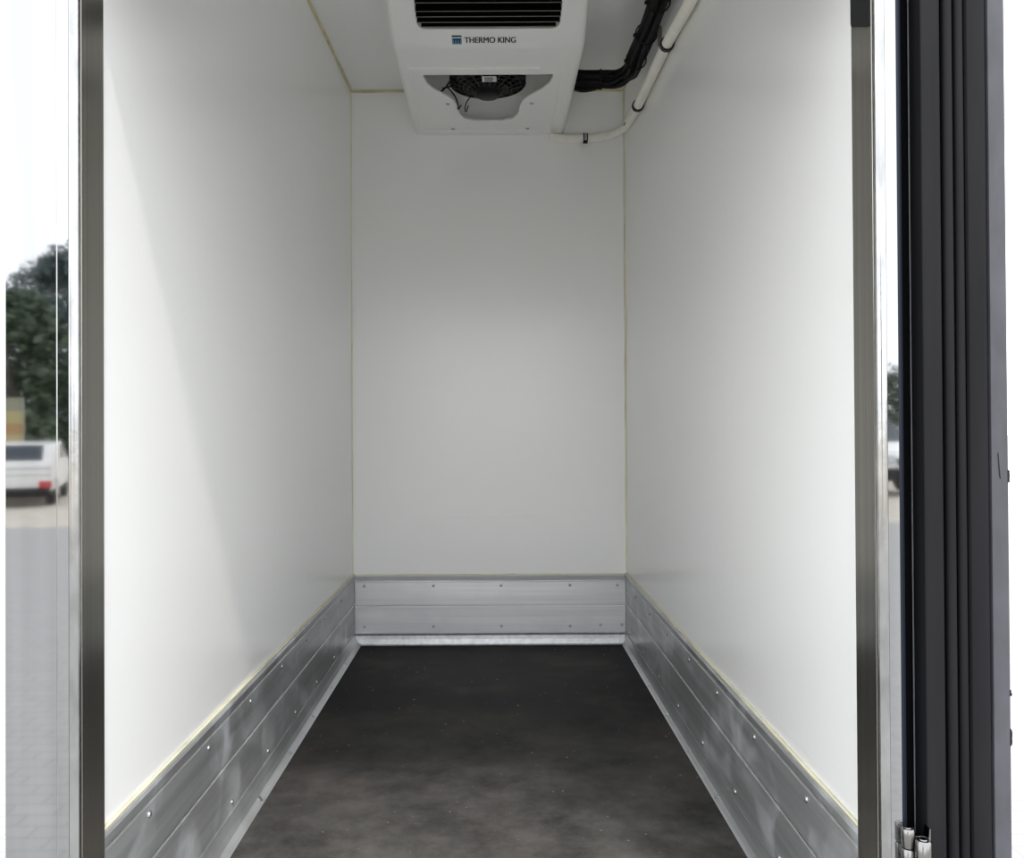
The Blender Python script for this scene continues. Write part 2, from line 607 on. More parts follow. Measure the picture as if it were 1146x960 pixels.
bead([(XL + 0.001, 0.0, zc(0.0) - 0.002), (XL + 0.001, YB, zc(YB) - 0.002)], 0.0065, SEAL_D, 'ochre sealant bead between left wall and ceiling')
bead([(XR - 0.001, 0.0, zc(0.0) - 0.002), (XR - 0.001, YB, zc(YB) - 0.002)], 0.005, SEAL_D, 'ochre sealant bead between right wall and ceiling')
bead([(XL, YB - 0.001, HC - 0.003), (XR, YB - 0.001, HC - 0.003)], 0.0065, SEAL_D, 'ochre sealant bead between back wall and ceiling')
bead([(XL + 0.001, YB - 0.001, 0.25), (XL + 0.001, YB - 0.001, HC)], 0.0018, SEAL, 'yellowed sealant in the back left corner')
bead([(XR - 0.001, YB - 0.001, 0.25), (XR - 0.001, YB - 0.001, HC)], 0.0045, SEAL, 'yellowed sealant in the back right corner')
bead([(XL + 0.003, YF, 0.2575), (XL + 0.003, YB, 0.2575)], 0.0024, SEAL, 'yellowed sealant along the left kick board')
bead([(XR - 0.003, YF, 0.2575), (XR - 0.003, YB, 0.2575)], 0.0024, SEAL, 'yellowed sealant along the right kick board')
bead([(XL, YB - 0.003, 0.2535), (XR, YB - 0.003, 0.2535)], 0.0024, SEAL, 'yellowed sealant along the back kick board')

# ------------------------------------------------------------------ stainless door frame
ZB, ZT = -0.12, 2.06
frame = empty('door_frame', (0, YD, ZB))
tag(frame, 'polished stainless steel door frame around the cargo opening', 'door frame')


def vprism(name, pts, mat, parent, z0=ZB, z1=ZT, smooth=25):
    o = obj(name, prism(pts, z0, z1, lambda u, v, a: (u * KF, v, a)), mat, None, smooth)
    if parent:
        attach(o, parent)
    return o


def arc(cx, cy, r, a0, a1, n=7):
    return [(cx + r * math.cos(math.radians(a0 + (a1 - a0) * i / n)), cy + r * math.sin(math.radians(a0 + (a1 - a0) * i / n))) for i in range(n + 1)]


# left post: wide face plate, narrow plate, rolled edge, reveal
vprism('face_plate', [(-0.606, YF), (-0.606, YD + 0.002), (-0.604, YD), (-0.5415, YD), (-0.5405, YD + 0.0012), (-0.5405, YF)], STEEL, frame)
vprism('inner_plate', [(-0.5400, YF), (-0.5400, YD - 0.0002), (-0.5265, YD - 0.0002), (-0.5265, YF)], STEEL, frame)
vprism('rolled_edge', [(-0.5262, YF), (-0.5262, YD)] + arc(XL - 0.009, YD + 0.0085, 0.009, -105, -8) + [(XL, YF)][:0] + [(XL - 0.0006, YF)], STEEL_S, frame)
vprism('reveal', [(XL - 0.0005, YF), (XL - 0.0005, YD + 0.008), (XL + 0.0005, YD + 0.0085), (XL + 0.0005, YF)], STEEL_R, frame)
vprism('seam_strip', [(-0.5404, YF), (-0.5414, YD), (-0.5410, YD - 0.0006), (-0.5403, YD - 0.0007), (-0.5399, YD - 0.0002)], STEEL_S, frame)
# right post
vprism('reveal', [(XR + 0.0005, YF), (XR + 0.0005, YD + 0.009), (XR - 0.0005, YD + 0.0095), (XR - 0.0005, YF)], STEEL_R, frame)
vprism('rolled_edge', [(XR + 0.0006, YF)] + arc(XR + 0.009, YD + 0.009, 0.009, -172, -95) + [(XR + 0.0115, YD), (XR + 0.0115, YF)], STEEL_S, frame)
vprism('face_plate', [(XR + 0.0118, YF), (XR + 0.0118, YD), (0.4985, YD), (0.4985, YF)], STEEL, frame)
# header and sill
o = obj('header_plate', nbox(FXL + 0.0008, FXR - 0.0008, YD, YF, LINTEL, ZT, bev=0.004), STEEL)
attach(o, frame)
o = obj('sill_plate', nbox(FXL + 0.0008, FXR - 0.0008, YD - 0.01, YF, -0.12, 0.004, bev=0.003), STEEL_S)
attach(o, frame)
# black rubber in the hinge gap
vprism('hinge_gap_rubber', [(0.4988, YF), (0.4988, YD + 0.001), (0.5005, YD + 0.0012), (0.5035, YD + 0.0022), (0.5060, YD + 0.0036), (0.5060, YF)], RUBBER_G, frame)
vprism('gap_lining', [(0.5062, YF), (0.5062, YD + 0.034), (0.5298, YD + 0.034), (0.5298, YF)], DARK_IN, frame)
o = obj('reveal_block', prism(rounded([(YD + 0.013, 1.265), (YF - 0.001, 1.290), (YF - 0.001, LINTEL), (YD + 0.013, LINTEL)], 0.006), FXR - 0.0018, FXR + 0.002, lambda u, v, a: (a, u, v)), BLACK)  # near-black block on the right reveal, below the header
attach(o, frame)

# ------------------------------------------------------------------ the opened door, folded back along the outside
door = empty('door_1', (0.58 * KF, YD, ZB))
tag(door, 'opened cargo door folded back along the right side, its edge of black ribbed rubber facing out', kind='structure')


def dpart(name, pts, mat, z0=ZB, z1=ZT, smooth=30):
    return vprism(name, pts, mat, door, z0, z1, smooth)


dpart('door_panel', [(0.530, -0.075), (0.628, -0.075), (0.628, 0.86), (0.530, 0.86)], PAINT_W, smooth=None)
dpart('edge_strip', [(0.5252, -0.074), (0.5252, YD - 0.0075), (0.526, YD - 0.0085), (0.5275, YD - 0.0075), (0.540, YD - 0.0068), (0.549, YD - 0.006), (0.551, YD - 0.003), (0.551, -0.074)], RUBBER)
dpart('rubber_rib', [(0.5545, -0.074), (0.5545, YD - 0.002)] + arc(0.5605, YD - 0.002, 0.006, 180, 300, 5) + [(0.566, YD - 0.004), (0.5668, -0.074)], RUBBER)
dpart('rubber_rib', [(0.5690, -0.074), (0.5690, YD - 0.002)] + arc(0.5745, YD - 0.0015, 0.0055, 180, 350, 6) + [(0.580, -0.074)], RUBBER)
dpart('rubber_rib', [(0.582, -0.074), (0.582, YD - 0.002), (0.584, YD - 0.005), (0.590, YD - 0.0075), (0.598, YD - 0.0095), (0.603, YD - 0.009), (0.6055, YD - 0.005), (0.6055, -0.074)], RUBBER)
dpart('groove_back', [(0.549, -0.074), (0.549, -0.0805), (0.61, -0.0805), (0.61, -0.074)], BLACK)
dpart('outer_flange', [(0.6082, -0.074), (0.6082, YD - 0.003), (0.6095, YD - 0.0055), (0.616, YD - 0.005), (0.629, YD - 0.0035), (0.6315, YD - 0.002), (0.6315, -0.074)], RUBBER2)
# torn rubber on the outer edge
for k, (z, hgt, w) in enumerate([(0.715, 0.016, 0.0022), (0.402, 0.022, 0.0018), (0.455, 0.008, 0.002)]):
    n = 6
    pts = [(0.6305, z - hgt / 2)] + [(0.6315 + w * random.uniform(0.25, 1.0), z - hgt / 2 + hgt * (i + 0.5) / n) for i in range(n)] + [(0.6305, z + hgt / 2)]
    o = obj('torn_edge', prism(pts, YD - 0.003, YD + 0.003, lambda u, v, a: (u * KF, a, v)), BLACK)
    attach(o, door)
o = obj('rubber_nick', prism([(0.6170, 0.742), (0.6180, 0.744), (0.6195, 0.725), (0.6205, 0.712), (0.6190, 0.716)], YD - 0.0052, YD - 0.0030, lambda u, v, a: (u * KF, a, v)), BLACK)
attach(o, door)


def hinge(z1):
    h = obj('hinge', nbox(0.5 * KF, 0.5262 * KF, YD - 0.006, YD - 0.001, z1 - 0.16, z1 - 0.012, bev=0.001), CHROME)
    attach(h, door)
    for (x, y, r, top, cut) in ((0.5015, YD - 0.008, 0.0078, z1, 0.024), (0.5145, YD - 0.019, 0.0092, z1 - 0.009, 0.030)):
        zz = top
        for i, ln in enumerate((cut, 0.05, 0.05)):
            bm = lathe([(0, zz), (r * 0.45, zz), (r * 0.5, zz - 0.001), (r * 0.85, zz - 0.0012), (r, zz - 0.003), (r, zz - ln + 0.0012), (r * 0.9, zz - ln + 0.0002), (0, zz - ln + 0.0002)], 24, c=(x * KF, y, 0))
            kn = obj('knuckle', bm, CHROME, None, 40)
            attach(kn, h)
            zz -= ln
    # folded tab of the leaf beside the pin
    t = obj('leaf_tab', prism([(0.5205, z1 - 0.02), (0.5252, z1 - 0.02), (0.5252, z1 + 0.001), (0.5238, z1 + 0.001), (0.5232, z1 - 0.008)], YD - 0.016, YD - 0.003, lambda u, v, a: (u * KF, a, v)), CHROME)
    attach(t, h)


hinge(0.298)

# ------------------------------------------------------------------ cooling unit on the ceiling
unit = empty('cooling_unit', (-0.0135, 2.0, 1.836))
tag(unit, 'white plastic cooling unit with black grille and fan, fixed under the ceiling', 'cooling unit')


def up(o, parent=unit):
    return attach(o, parent)


UX0, UX1 = -0.2835, 0.2565
ZU, YFOLD = 1.836, 1.271
T = Vector((0, -0.881, 0.473))           # up along the slanted front panel
N = Vector((0, -0.473, -0.881))          # out of the slanted front panel


def on_face(x, t, out=0.0):
    return Vector((x, YFOLD, ZU)) + T * t + N * out


bm = bmesh.new()
p_end = on_face(0, 0.165)
prof = [(YFOLD, ZU), (p_end.y, p_end.z), (p_end.y - 0.012, p_end.z + 0.012), (p_end.y - 0.012, zc(p_end.y) + 0.01),
        (YB + 0.01, zc(YB) + 0.01), (YB + 0.01, ZU)]
prism(prof, UX0, UX1, lambda u, v, a: (a, u, v), bm)
bmesh.ops.recalc_face_normals(bm, faces=bm.faces)
es = [e for e in bm.edges if not (e.verts[0].co.y > YB and e.verts[1].co.y > YB) and not (e.verts[0].co.z > 1.96 and e.verts[1].co.z > 1.96)]
bmesh.ops.bevel(bm, geom=es, offset=0.018, segments=4, affect='EDGES', profile=0.5)
casing_me = to_mesh(bm, 'casing')


def cutter(bm):
    o = bpy.data.objects.new('cut', to_mesh(bm, 'cut'))
    COL.objects.link(o)
    return o


cuts = []
# grille mouth in the slanted panel
gx0, gx1 = (469 - 554) / 414, (629 - 554) / 414
gpoly = rounded([(gx0, 0.0565), (gx1, 0.0565), (gx1 + 0.004, 0.158), (gx0 - 0.004, 0.158)], 0.026, 6)
cuts.append(cutter(prism(gpoly, 0.012, -0.055, lambda u, v, a: tuple(on_face(u, v, a)))))
# cavity for the fan above the underside skin
cuts.append(cutter(nbox(-0.232, 0.205, 1.435, 1.93, ZU + 0.012, 1.955, bev=0.03)))
# shallow sunk panel in the underside
cuts.append(cutter(nbox(-0.250, 0.205, 1.462, 1.965, ZU - 0.01, ZU + 0.0065, bev=0.0)))
# opening below the fan
XC = -0.0155
half = [(0.196, 1.463), (0.196, 1.50), (0.189, 1.547), (0.172, 1.590), (0.150, 1.622), (0.128, 1.650), (0.112, 1.685), (0.104, 1.73), (0.100, 1.80), (0.085, 1.85), (0.05, 1.875)]
poly = [(XC - a, b) for a, b in half] + [(XC + a, b) for a, b in half[::-1]]
cuts.append(cutter(prism(poly, ZU - 0.02, ZU + 0.03, lambda u, v, a: (u, v, a))))
tmp = bpy.data.objects.new('casing_tmp', casing_me)
COL.objects.link(tmp)
for c in cuts:
    md = tmp.modifiers.new('b', 'BOOLEAN')
    md.operation = 'DIFFERENCE'
    md.solver = 'EXACT'
    md.object = c
dg = bpy.context.evaluated_depsgraph_get()
fin = bpy.data.meshes.new_from_object(tmp.evaluated_get(dg))
for c in cuts + [tmp]:
    bpy.data.objects.remove(c)
fin.name = 'casing'
bm = bmesh.new()
bm.from_mesh(fin)
bmesh.ops.remove_doubles(bm, verts=bm.verts, dist=1e-5)
for f in bm.faces:
    f.smooth = True
for e in bm.edges:
    if len(e.link_faces) == 2 and e.calc_face_angle(0) > math.radians(32):
        e.smooth = False
bm.to_mesh(fin)
bm.free()
casing = up(link('casing', fin, ABS))
fin.materials.clear()
fin.materials.append(ABS)
# raised rib across the underside
up(obj('moulded_rib', nbox(-0.252, 0.14, 1.406, 1.418, ZU - 0.0055, ZU + 0.004, bev=0.002), ABS))

# grille: dark backing and fins
gr = up(obj('grille', prism(rounded([(gx0 - 0.003, 0.053), (gx1 + 0.003, 0.053), (gx1 + 0.006, 0.16), (gx0 - 0.006, 0.16)], 0.014), -0.050, -0.054, lambda u, v, a: tuple(on_face(u, v, a))), DARK_IN))


def t_of(py):
    k = (480 - py) / 979
    return (2.421 * k - 1.061) / (0.473 + 0.881 * k)


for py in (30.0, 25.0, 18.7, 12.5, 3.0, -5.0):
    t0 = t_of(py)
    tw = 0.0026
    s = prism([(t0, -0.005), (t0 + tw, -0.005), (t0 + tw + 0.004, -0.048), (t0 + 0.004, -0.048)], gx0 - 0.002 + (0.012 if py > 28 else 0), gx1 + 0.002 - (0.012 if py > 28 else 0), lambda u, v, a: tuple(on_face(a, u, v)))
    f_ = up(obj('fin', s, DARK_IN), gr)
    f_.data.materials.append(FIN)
    f_.data.polygons[0].material_index = 1          # lighter front edge: light on it put into the colour, faces kept dark

# lettering and badge
cu = bpy.data.curves.new('lettering', 'FONT')
cu.body = 'THERMO KING'
cu.size = 1.0
cu.offset = 0.0
cu.extrude = 0.004
to = bpy.data.objects.new('lettering_tmp', cu)
COL.objects.link(to)
dg = bpy.context.evaluated_depsgraph_get()
tm = bpy.data.meshes.new_from_object(to.evaluated_get(dg))
bpy.data.objects.remove(to)
bm = bmesh.new()                       # heavier strokes: the outline laid down four times, a hair apart
for dx in (-0.03, -0.01, 0.01, 0.03):
    nv = len(bm.verts)
    bm.from_mesh(tm)
    bm.verts.ensure_lookup_table()
    for q in bm.verts[nv:]:
        q.co.x += dx
bm.to_mesh(tm)
bm.free()
xs = [q.co.x for q in tm.vertices]
ys = [q.co.y for q in tm.vertices]
x0, x1, y0, y1 = min(xs), max(xs), min(ys), max(ys)
tx0, tx1 = (521.5 - 554) / 411, (580 - 554) / 411
tt0, tt1 = t_of(46.3), t_of(39.8)
for q in tm.vertices:
    a = (q.co.x - x0) / (x1 - x0)
    b = (q.co.y - y0) / (y1 - y0)
    q.co = on_face(tx0 + a * (tx1 - tx0), tt0 + b * (tt1 - tt0), 0.0004 + 0.0003 * (q.co.z > 0))
tm.materials.clear()
tm.materials.append(LOGO_D)
tm.name = 'lettering'
up(link('lettering', tm, LOGO_D), casing)


def decal(name, xa, xb, ta, tb, mat, lift):
    return up(obj(name, prism([(xa, ta), (xb, ta), (xb, tb), (xa, tb)], 0.0, lift, lambda u, v, a: tuple(on_face(u, v, a))), mat), casing)


bxa, bxb = (507.5 - 554) / 411, (518.5 - 554) / 411
bw = bxb - bxa
th = t_of(37.8) - t_of(47.8)
tb0 = t_of(47.8)
decal('badge', bxa, bxb, tb0, tb0 + th, LOGO_B, 0.0005)
decal('badge_bar', bxa, bxb, tb0 + th * 0.86, tb0 + th, LOGO_D, 0.0009)
decal('badge_bar', bxa + bw * 0.04, bxb - bw * 0.04, tb0 + th * 0.70, tb0 + th * 0.84, LOGO_L, 0.0009)
decal('badge_bar', bxa + bw * 0.10, bxb - bw * 0.08, tb0 + th * 0.48, tb0 + th * 0.62, LOGO_D, 0.0009)
for a in (0.2, 0.46, 0.72):
    decal('badge_bar', bxa + bw * a, bxa + bw * (a + 0.12), tb0 + th * 0.14, tb0 + th * 0.5, LOGO_D, 0.0008)

# fan
FX, FY = -0.0175, 1.672
fan = up(obj('fan', lathe([(0.124, 1.935), (0.124, 1.893), (0.121, 1.888), (0.113, 1.886), (0.110, 1.893), (0.110, 1.935)], 40, c=(FX, FY, 0)), BLACK, None, 35))
up(obj('fan_hub', lathe([(0.054, 1.893), (0.053, 1.871), (0.047, 1.862), (0.040, 1.860), (0.0385, 1.852), (0.034, 1.849), (0, 1.849)], 32, c=(FX, FY, 0)), BLACK, None, 35), fan)
for rr in (0.066, 0.080, 0.094, 0.107):
    P = [Vector((FX + rr * math.cos(2 * math.pi * k / 40), FY + rr * math.sin(2 * math.pi * k / 40), 1.868 + (rr - 0.054) * 0.42)) for k in range(41)]
    up(obj('guard_ring', tube(P, 0.0016, 6), GUARD), fan)
for k in range(20):
    a = 2 * math.pi * k / 20 + 0.1
    P = [Vector((FX + r * math.cos(a), FY + r * math.sin(a), z)) for r, z in ((0.050, 1.866), (0.085, 1.880), (0.117, 1.889))]
    up(obj('guard_spoke', tube(P, 0.0018, 5), GUARD), fan)
for k in range(7):
    a = 2 * math.pi * k / 7
    bm = bmesh.new()
    g = []
    for i in range(4):
        r = 0.045 + 0.06 * i / 3
        for s in (-1, 1):
            aa = a + s * 0.34
            g.append(bm.verts.new((FX + r * math.cos(aa), FY + r * math.sin(aa), 1.908 + s * 0.010)))
    for i in range(3):
        bm.faces.new((g[2 * i], g[2 * i + 1], g[2 * i + 3], g[2 * i + 2]))
    r_ = bmesh.ops.extrude_face_region(bm, geom=bm.faces[:])
    for vv in r_['geom']:
        if isinstance(vv, bmesh.types.BMVert):
            vv.co.z += 0.002
    up(obj('fan_blade', bm, BLACK), fan)
up(obj('fan_motor_plate', lathe([(0, 1.930), (0.123, 1.930), (0.123, 1.934), (0, 1.934)], 32, c=(FX, FY, 0)), DARK_IN), fan)
# sticker between hub and rim
bm = prism([(-0.0235, 1.583), (0.0215, 1.583), (0.0215, 1.604), (-0.0235, 1.604)], 0, 0.001, lambda u, v, a: (FX + u + 0.006, v, 1.8805 - (v - 1.583) * 0.40 - a))
st = up(obj('sticker', bm, PAPER), fan)
for k in range(3):
    bm = prism([(-0.016, 1.587 + k * 0.0055), (0.010 + 0.004 * (k % 2), 1.587 + k * 0.0055), (0.010, 1.590 + k * 0.0055), (-0.016, 1.590 + k * 0.0055)], 0.001, 0.0014, lambda u, v, a: (FX + u + 0.006, v, 1.8805 - (v - 1.583) * 0.40 - a))
    up(obj('sticker_print', bm, INK), fan)
# loose wires below the fan
for pts, r in (([(-0.118, 1.625, 1.886), (-0.135, 1.60, 1.872), (-0.150, 1.612, 1.858), (-0.172, 1.640, 1.850), (-0.182, 1.655, 1.846)], 0.0032),
               ([(-0.125, 1.66, 1.884), (-0.150, 1.64, 1.868), (-0.160, 1.62, 1.858)], 0.0026),
               ([(-0.145, 1.625, 1.862), (-0.125, 1.66, 1.850), (-0.116, 1.70, 1.838), (-0.118, 1.76, 1.842), (-0.11, 1.80, 1.87)], 0.0024),
               ([(-0.070, 1.70, 1.866), (-0.086, 1.715, 1.852), (-0.094, 1.745, 1.840), (-0.092, 1.79, 1.845), (-0.085, 1.83, 1.88)], 0.002)):
    up(obj('wire', tube(catmull(pts, 6), r, 6), BLACKM, None, 50))
# fixing screws in the sunk panel
for px_, py_ in ((503, 117), (597, 117), (503 + 6, 146), (597 - 5, 146)):
    s = (480 - py_) / 1.061
    x, y = (px_ - 554) / s, 979 / s - 1.15
    up(obj('screw', lathe([(0.0075, 0.0035), (0.0075, 0.001), (0.005, -0.0035), (0, -0.004)], 12, c=(x, min(y, 1.95), ZU + 0.0065)), RIVET, None, 40))

# ------------------------------------------------------------------ black cable loom
loom = empty('cable_loom', (0.437, 1.1, 1.90))
tag(loom, 'thick bundle of black cables along the right edge of the ceiling', 'cables')


def lp(o):
    attach(o, loom)
    return o


core = [(0.2605, 1.658, 1.905), (0.30, 1.662, 1.902), (0.352, 1.662, 1.900), (0.396, 1.645, 1.897), (0.424, 1.60, 1.896), (0.4335, 1.53, 1.896), (0.435, 1.40, 1.897), (0.436, 1.137, 1.897), (0.436, 0.90, 1.896), (0.435, 0.5, 1.892), (0.435, 0.10, 1.888)]
offs = [(0.0, 0.0, 0.0105), (0.019, 0.004, 0.009), (-0.018, 0.007, 0.009), (0.006, 0.019, 0.0085), (-0.008, -0.018, 0.009), (0.014, -0.015, 0.007), (-0.019, -0.010, 0.006)]
for oi, (a, b, r) in enumerate(offs):
    P = []
    C = catmull(core, 6)
    for i, p in enumerate(C):
        t = (C[min(i + 1, len(C) - 1)] - C[max(i - 1, 0)]).normalized()
        side = t.cross(Vector((0, 0, 1))).normalized()
        w = 0.0025 * math.sin(i * 0.55 + oi * 1.7)
        q = p + side * (a + w) + Vector((0, 0, b + 0.0025 * math.sin(i * 0.43 + oi)))
        q.x = min(q.x, XR - r - 0.001)
        P.append(q)
    lp(obj('cable', tube(P, r, 8), BLACKM, None, 60))
for pts, r in (([(0.2605, 1.662, 1.872), (0.29, 1.67, 1.868), (0.335, 1.675, 1.878), (0.385, 1.655, 1.893), (0.42, 1.60, 1.89)], 0.007),
               ([(0.2605, 1.645, 1.882), (0.30, 1.655, 1.884), (0.36, 1.655, 1.893)], 0.0035)):
    lp(obj('stray_cable', tube(catmull(pts, 6), r, 8), BLACKM, None, 60))
for (x, y, z, ax) in ((0.436, 1.14, 1.897, 1), (0.436, 1.33, 1.897, 1), (0.435, 1.50, 1.896, 1), (0.345, 1.662, 1.900, 0), (0.436, 0.85, 1.896, 1)):
    P = []
    for k in range(17):
        a = 2 * math.pi * k / 16
        u, w = 0.0305 * math.cos(a), 0.031 * math.sin(a)
        P.append(Vector((min(x + u, XR - 0.003), y, z + w)) if ax else Vector((x, y + u, z + w)))
    lp(obj('cable_tie', tube(P, 0.0022, 6), BLACK))
    h = Vector((x - 0.031, y, z - 0.004)) if ax else Vector((x, y - 0.01, z - 0.033))
    lp(obj('tie_head', nbox(h.x - 0.006, h.x + 0.004, h.y - 0.004, h.y + 0.004, h.z - 0.004, h.z + 0.004, bev=0.001), BLACK))
# saddle holding the loom to the wall
lp(obj('saddle_clip', nbox(XR - 0.012, XR - 0.001, 1.285, 1.297, 1.845, 1.900, bev=0.002), FIN))

# ------------------------------------------------------------------ cream hose with clips
hose = empty('drain_hose', (0.452, 1.1, 1.78))
tag(hose, 'cream plastic hose clipped along the top of the right wall', 'hose')


def hp(o):
    attach(o, hose)
    return o


HXR = XR - 0.0185
hpts = [(0.205, 1.970, 1.8185), (0.22, 1.974, 1.8165), (0.25, 1.976, 1.815), (0.335, 1.978, 1.815), (0.385, 1.972, 1.818), (0.425, 1.93, 1.815), (HXR - 0.004, 1.84, 1.807), (HXR, 1.70, 1.796), (HXR, 1.60, 1.790), (HXR, 1.40, 1.785), (HXR, 1.12, 1.778), (HXR, 0.84, 1.755), (HXR, 0.5, 1.745), (HXR, 0.12, 1.735)]
hp(obj('hose_pipe', tube(catmull(hpts, 8), 0.0145, 14), HOSE, None, 60))


def ring(c, nrm, r, w, th):
    m = Matrix.Translation(c) @ nrm.to_track_quat('Z', 'Y').to_matrix().to_4x4()
    return lathe([(r, -w / 2), (r + th, -w / 2), (r + th, w / 2), (r, w / 2), (r, -w / 2)], 24, mat=m)


for (x, y, z) in ((HXR, 1.595, 1.790), (HXR, 1.13, 1.7785), (HXR, 0.6, 1.748)):
    cl = hp(obj('hose_clip', ring(Vector((x, y, z)), Vector((0, 1, 0.03)).normalized(), 0.0147, 0.016, 0.0035), BLACK, None, 40))
    hp(obj('clip_foot', nbox(XR - 0.006, XR - 0.0005, y - 0.008, y + 0.008, z + 0.008, z + 0.036, bev=0.001), BLACK))
cl = hp(obj('hose_clip', ring(Vector((0.329, 1.978, 1.815)), Vector((1, 0, 0)), 0.0147, 0.016, 0.0035), BLACK, None, 40))
hp(obj('clip_bolt', nbox(0.325, 0.333, 1.958, 1.962, 1.803, 1.828, bev=0.001), RIVET))
# printed marking on the hose, a few dark dashes
for (ya, yb) in ((1.795, 1.765), (1.755, 1.73), (1.722, 1.70)):
    P = [Vector((HXR - 0.0098 - 0.004 * (y > 1.76), y, 1.7915 + (y - 1.7) * 0.07)) for y in (ya, yb)]
    hp(obj('printed_mark', tube(P, 0.0035, 6), FIN))

# ------------------------------------------------------------------ faint scuff on the back wall is part of its skin: thin raised line
P = [Vector((-0.075 + 0.03 * i, YB - 0.0003, 0.452 + 0.004 * math.sin(i * 0.7))) for i in range(9)]
sc_ = obj('scuff_line', tube([Vector((-0.22, YB, 0.452)), Vector((-0.19, YB, 0.458)), Vector((0.1, YB, 0.460)), Vector((0.19, YB, 0.458)), Vector((0.20, YB, 0.448))], 0.0012, 6), GEL, bpy.data.objects['wall_back'])


# ------------------------------------------------------------------ outdoors behind the camera (seen in the polished steel)
def place(slope_px, dist):
    """world x, y of what the steel shows at image column slope_px, dist metres behind the virtual eye"""
    return (slope_px - 554) / 979 * dist, 2 * YD - CAM_LOC.y - dist


def child(o, root):
    o.parent = root
    return o


def wheel(root, x, y, r=0.33, w=0.2):
    m = Matrix.Translation((x, y, r)) @ Matrix.Rotation(math.pi / 2, 4, 'Y')
    t = child(obj('wheel', lathe([(r * 0.6, -w / 2), (r * 0.92, -w / 2), (r, -w * 0.35), (r, w * 0.35), (r * 0.92, w / 2), (r * 0.6, w / 2)], 24, mat=m), TYRE, None, 40), root)
    child(obj('wheel_rim', lathe([(0, -w * 0.46), (r * 0.3, -w * 0.46), (r * 0.62, -w * 0.36), (r * 0.62, w * 0.36), (r * 0.3, w * 0.46), (0, w * 0.46)], 20, mat=m), HUBM, None, 40), t)


def estate_car():
    x, y = place(6, 18.0)
    root = empty('parked_car', (x, y, ZG), math.atan2(1.7, -4.5) + math.pi)
    tag(root, 'white car with dark rear window, tail towards us, mirrored in the left frame', 'car')
    S = lambda u, v, a: (a, u, v)           # local +y is the tail
    prof = [(-4.25, 0.32), (-0.05, 0.32), (0.0, 0.50), (-0.02, 0.93), (-0.10, 0.98), (-0.30, 1.27), (-0.55, 1.33), (-2.1, 1.36), (-2.95, 0.97), (-4.0, 0.82), (-4.3, 0.62)]
    bm = prism(prof, -0.85, 0.85, S)
    bmesh.ops.bevel(bm, geom=bm.edges[:], offset=0.035, segments=2, affect='EDGES')
    child(obj('body', bm, CARW, None, 40), root)
    child(obj('rear_window', prism([(-0.085, 0.975), (-0.06, 0.985), (-0.27, 1.285), (-0.30, 1.275)], -0.74, 0.68, S), CARGLASS), root)
    child(obj('windscreen', prism([(-2.2, 1.31), (-2.17, 1.335), (-2.90, 1.0), (-2.93, 0.985)], -0.72, 0.72, S), CARGLASS), root)
    for sx in (-1, 1):
        child(obj('side_window', prism([(-1.5, 0.98), (-2.7, 0.98), (-2.15, 1.28), (-1.5, 1.29)], sx * 0.852 - 0.012, sx * 0.852 + 0.012, S), CARGLASS), root)
        child(obj('tail_lamp', nbox(sx * 0.72 - 0.11, sx * 0.72 + 0.11, -0.04, 0.012, 0.40, 0.54, bev=0.01), RED), root)
        wheel(root, sx * 0.76, -0.72, 0.30, 0.18)
        wheel(root, sx * 0.76, -3.35, 0.30, 0.18)
    child(obj('boot_crease', nbox(-0.82, 0.82, -0.01, 0.006, 0.80, 0.812), HUBM), root)
    child(obj('boot_crease', nbox(-0.82, 0.82, -0.01, 0.006, 0.66, 0.672), HUBM), root)
    child(obj('bumper', nbox(-0.80, 0.80, -0.10, 0.03, 0.22, 0.40, bev=0.02), BLACK), root)


estate_car()


def van():
    x, y = place(1022, 20.0)
    root = empty('white_van', (x, y, ZG), math.radians(-26))
    tag(root, 'white van facing the vehicle, mirrored in the right frame', 'van')
    S = lambda u, v, a: (a, u, v)
    body = [(-4.6, 0.40), (-0.05, 0.40), (0.0, 0.62), (-0.10, 1.00), (-0.75, 1.18), (-1.45, 1.88), (-1.75, 2.0), (-4.4, 2.0), (-4.6, 1.8)]
    bm = prism(body, -0.93, 0.93, S)
    bmesh.ops.bevel(bm, geom=bm.edges[:], offset=0.07, segments=3, affect='EDGES')
    child(obj('body', bm, CARW, None, 40), root)
    bm = prism([(-0.80, 1.24), (-0.76, 1.22), (-1.42, 1.885), (-1.46, 1.90)], -0.82, 0.82, S)
    child(obj('windscreen', bm, CARGLASS), root)
    child(obj('bumper', nbox(-0.90, 0.90, -0.12, 0.06, 0.36, 0.64, bev=0.04), BLACK), root)
    child(obj('front_grille', nbox(-0.45, 0.45, -0.08, 0.01, 0.68, 0.86, bev=0.02), BLACK), root)
    for sx in (-1, 1):
        child(obj('headlamp', nbox(sx * 0.70 - 0.16, sx * 0.70 + 0.16, -0.16, 0.0, 0.74, 0.95, bev=0.03), LAMP), root)
        child(obj('side_window', nbox(sx * 0.925 - 0.02, sx * 0.925 + 0.02, -2.1, -1.25, 1.22, 1.72, bev=0.01), CARGLASS), root)
        child(obj('wing_mirror', nbox(sx * 1.04 - 0.10, sx * 1.04 + 0.10, -1.25, -1.13, 1.18, 1.42, bev=0.03), BLACK), root)
        wheel(root, sx * 0.82, -0.85)
        wheel(root, sx * 0.82, -3.7)


van()


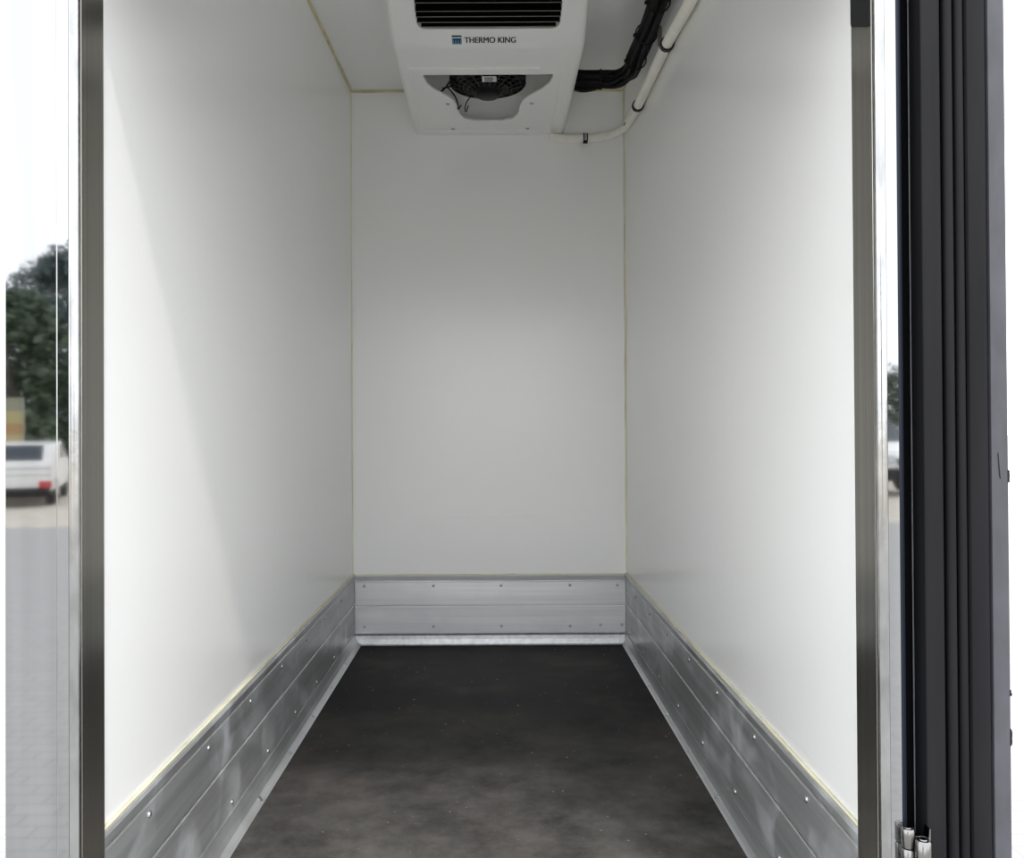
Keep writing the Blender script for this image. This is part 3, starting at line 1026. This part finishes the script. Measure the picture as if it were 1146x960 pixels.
def tree(name, x, y, h, rad, leafmat, n, label, seed, low=0.15):
    rnd = random.Random(seed)
    root = empty(name, (x, y, ZG))
    tag(root, label, 'tree', 'trees across the yard')
    P = [Vector((0.1 * math.sin(i), 0.1 * math.cos(i * 1.3), h * 0.8 * i / 6)) for i in range(7)]
    child(obj('trunk', tube(P, [0.028 * h * (1 - i / 7.5) for i in range(7)], 8), BARK, None, 60), root)
    clumps = []
    for i in range(26):
        t = rnd.uniform(low, 1.0)
        rr = rad * (math.sin(math.pi * min(1, 0.18 + 0.82 * t)) ** 0.7) * rnd.uniform(0.25, 1.0)
        a = rnd.uniform(0, 6.28)
        clumps.append((Vector((rr * math.cos(a), rr * math.sin(a), h * (0.06 + 0.86 * t))), rad * rnd.uniform(0.25, 0.46)))
    for i in range(7):
        c = clumps[i * 3][0]
        z0 = max(0.1 * h, c.z * 0.6)
        child(obj('branch', tube([Vector((0, 0, z0)), (Vector((0, 0, z0)) + c) / 2 + Vector((0, 0, 0.1)), c], [0.010 * h, 0.006 * h, 0.002 * h], 5), BARK), root)
    verts, faces = [], []
    for k in range(n):
        c, r = clumps[rnd.randrange(len(clumps))]
        d = Vector((rnd.gauss(0, 1), rnd.gauss(0, 1), rnd.gauss(0, 1))).normalized() * r * rnd.uniform(0.3, 1.05) ** 0.6
        p = c + d
        if p.z < 0.05:
            continue
        a = Vector((rnd.gauss(0, 1), rnd.gauss(0, 1), rnd.gauss(0, 0.6))).normalized()
        b = a.cross(Vector((rnd.gauss(0, 1), rnd.gauss(0, 1), rnd.gauss(0, 1)))).normalized()
        s = rnd.uniform(0.10, 0.22)
        i = len(verts)
        verts += [p - a * s, p + b * s * 0.5, p + a * s, p - b * s * 0.5]
        faces.append((i, i + 1, i + 2, i + 3))
    me = bpy.data.meshes.new('foliage')
    me.from_pydata([tuple(q) for q in verts], [], faces)
    child(tag(link('foliage', me, leafmat), kind='stuff'), root)


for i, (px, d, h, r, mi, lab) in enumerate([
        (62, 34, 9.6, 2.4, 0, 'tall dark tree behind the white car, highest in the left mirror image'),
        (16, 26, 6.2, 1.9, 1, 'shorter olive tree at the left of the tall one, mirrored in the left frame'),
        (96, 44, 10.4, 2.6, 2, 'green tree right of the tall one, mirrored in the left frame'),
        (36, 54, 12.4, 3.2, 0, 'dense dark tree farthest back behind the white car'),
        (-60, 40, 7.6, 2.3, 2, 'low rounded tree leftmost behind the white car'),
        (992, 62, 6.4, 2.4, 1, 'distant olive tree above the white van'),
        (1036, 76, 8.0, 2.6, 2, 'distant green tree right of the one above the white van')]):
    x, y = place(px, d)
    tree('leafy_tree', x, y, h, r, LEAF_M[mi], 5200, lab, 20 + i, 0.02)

# coloured roadside board between car and trees
x, y = place(17, 22.6)
root = empty('roadside_board', (x, y, ZG), math.radians(28))
tag(root, 'upright board with sage, ochre and yellow bands behind the white car', 'board')
for i, (z0, z1, m) in enumerate(((1.15, 1.5, YELLOW), (1.5, 1.78, OCHRE), (1.78, 2.1, YELLOW), (2.1, 2.45, SAGE))):
    child(obj('band', nbox(-0.55, 0.25, -0.03, 0.03, z0, z1), m), root)
for sx in (-0.5, 0.2):
    child(obj('post', nbox(sx - 0.03, sx + 0.03, -0.07, -0.03, 0, 2.45), HUBM), root)
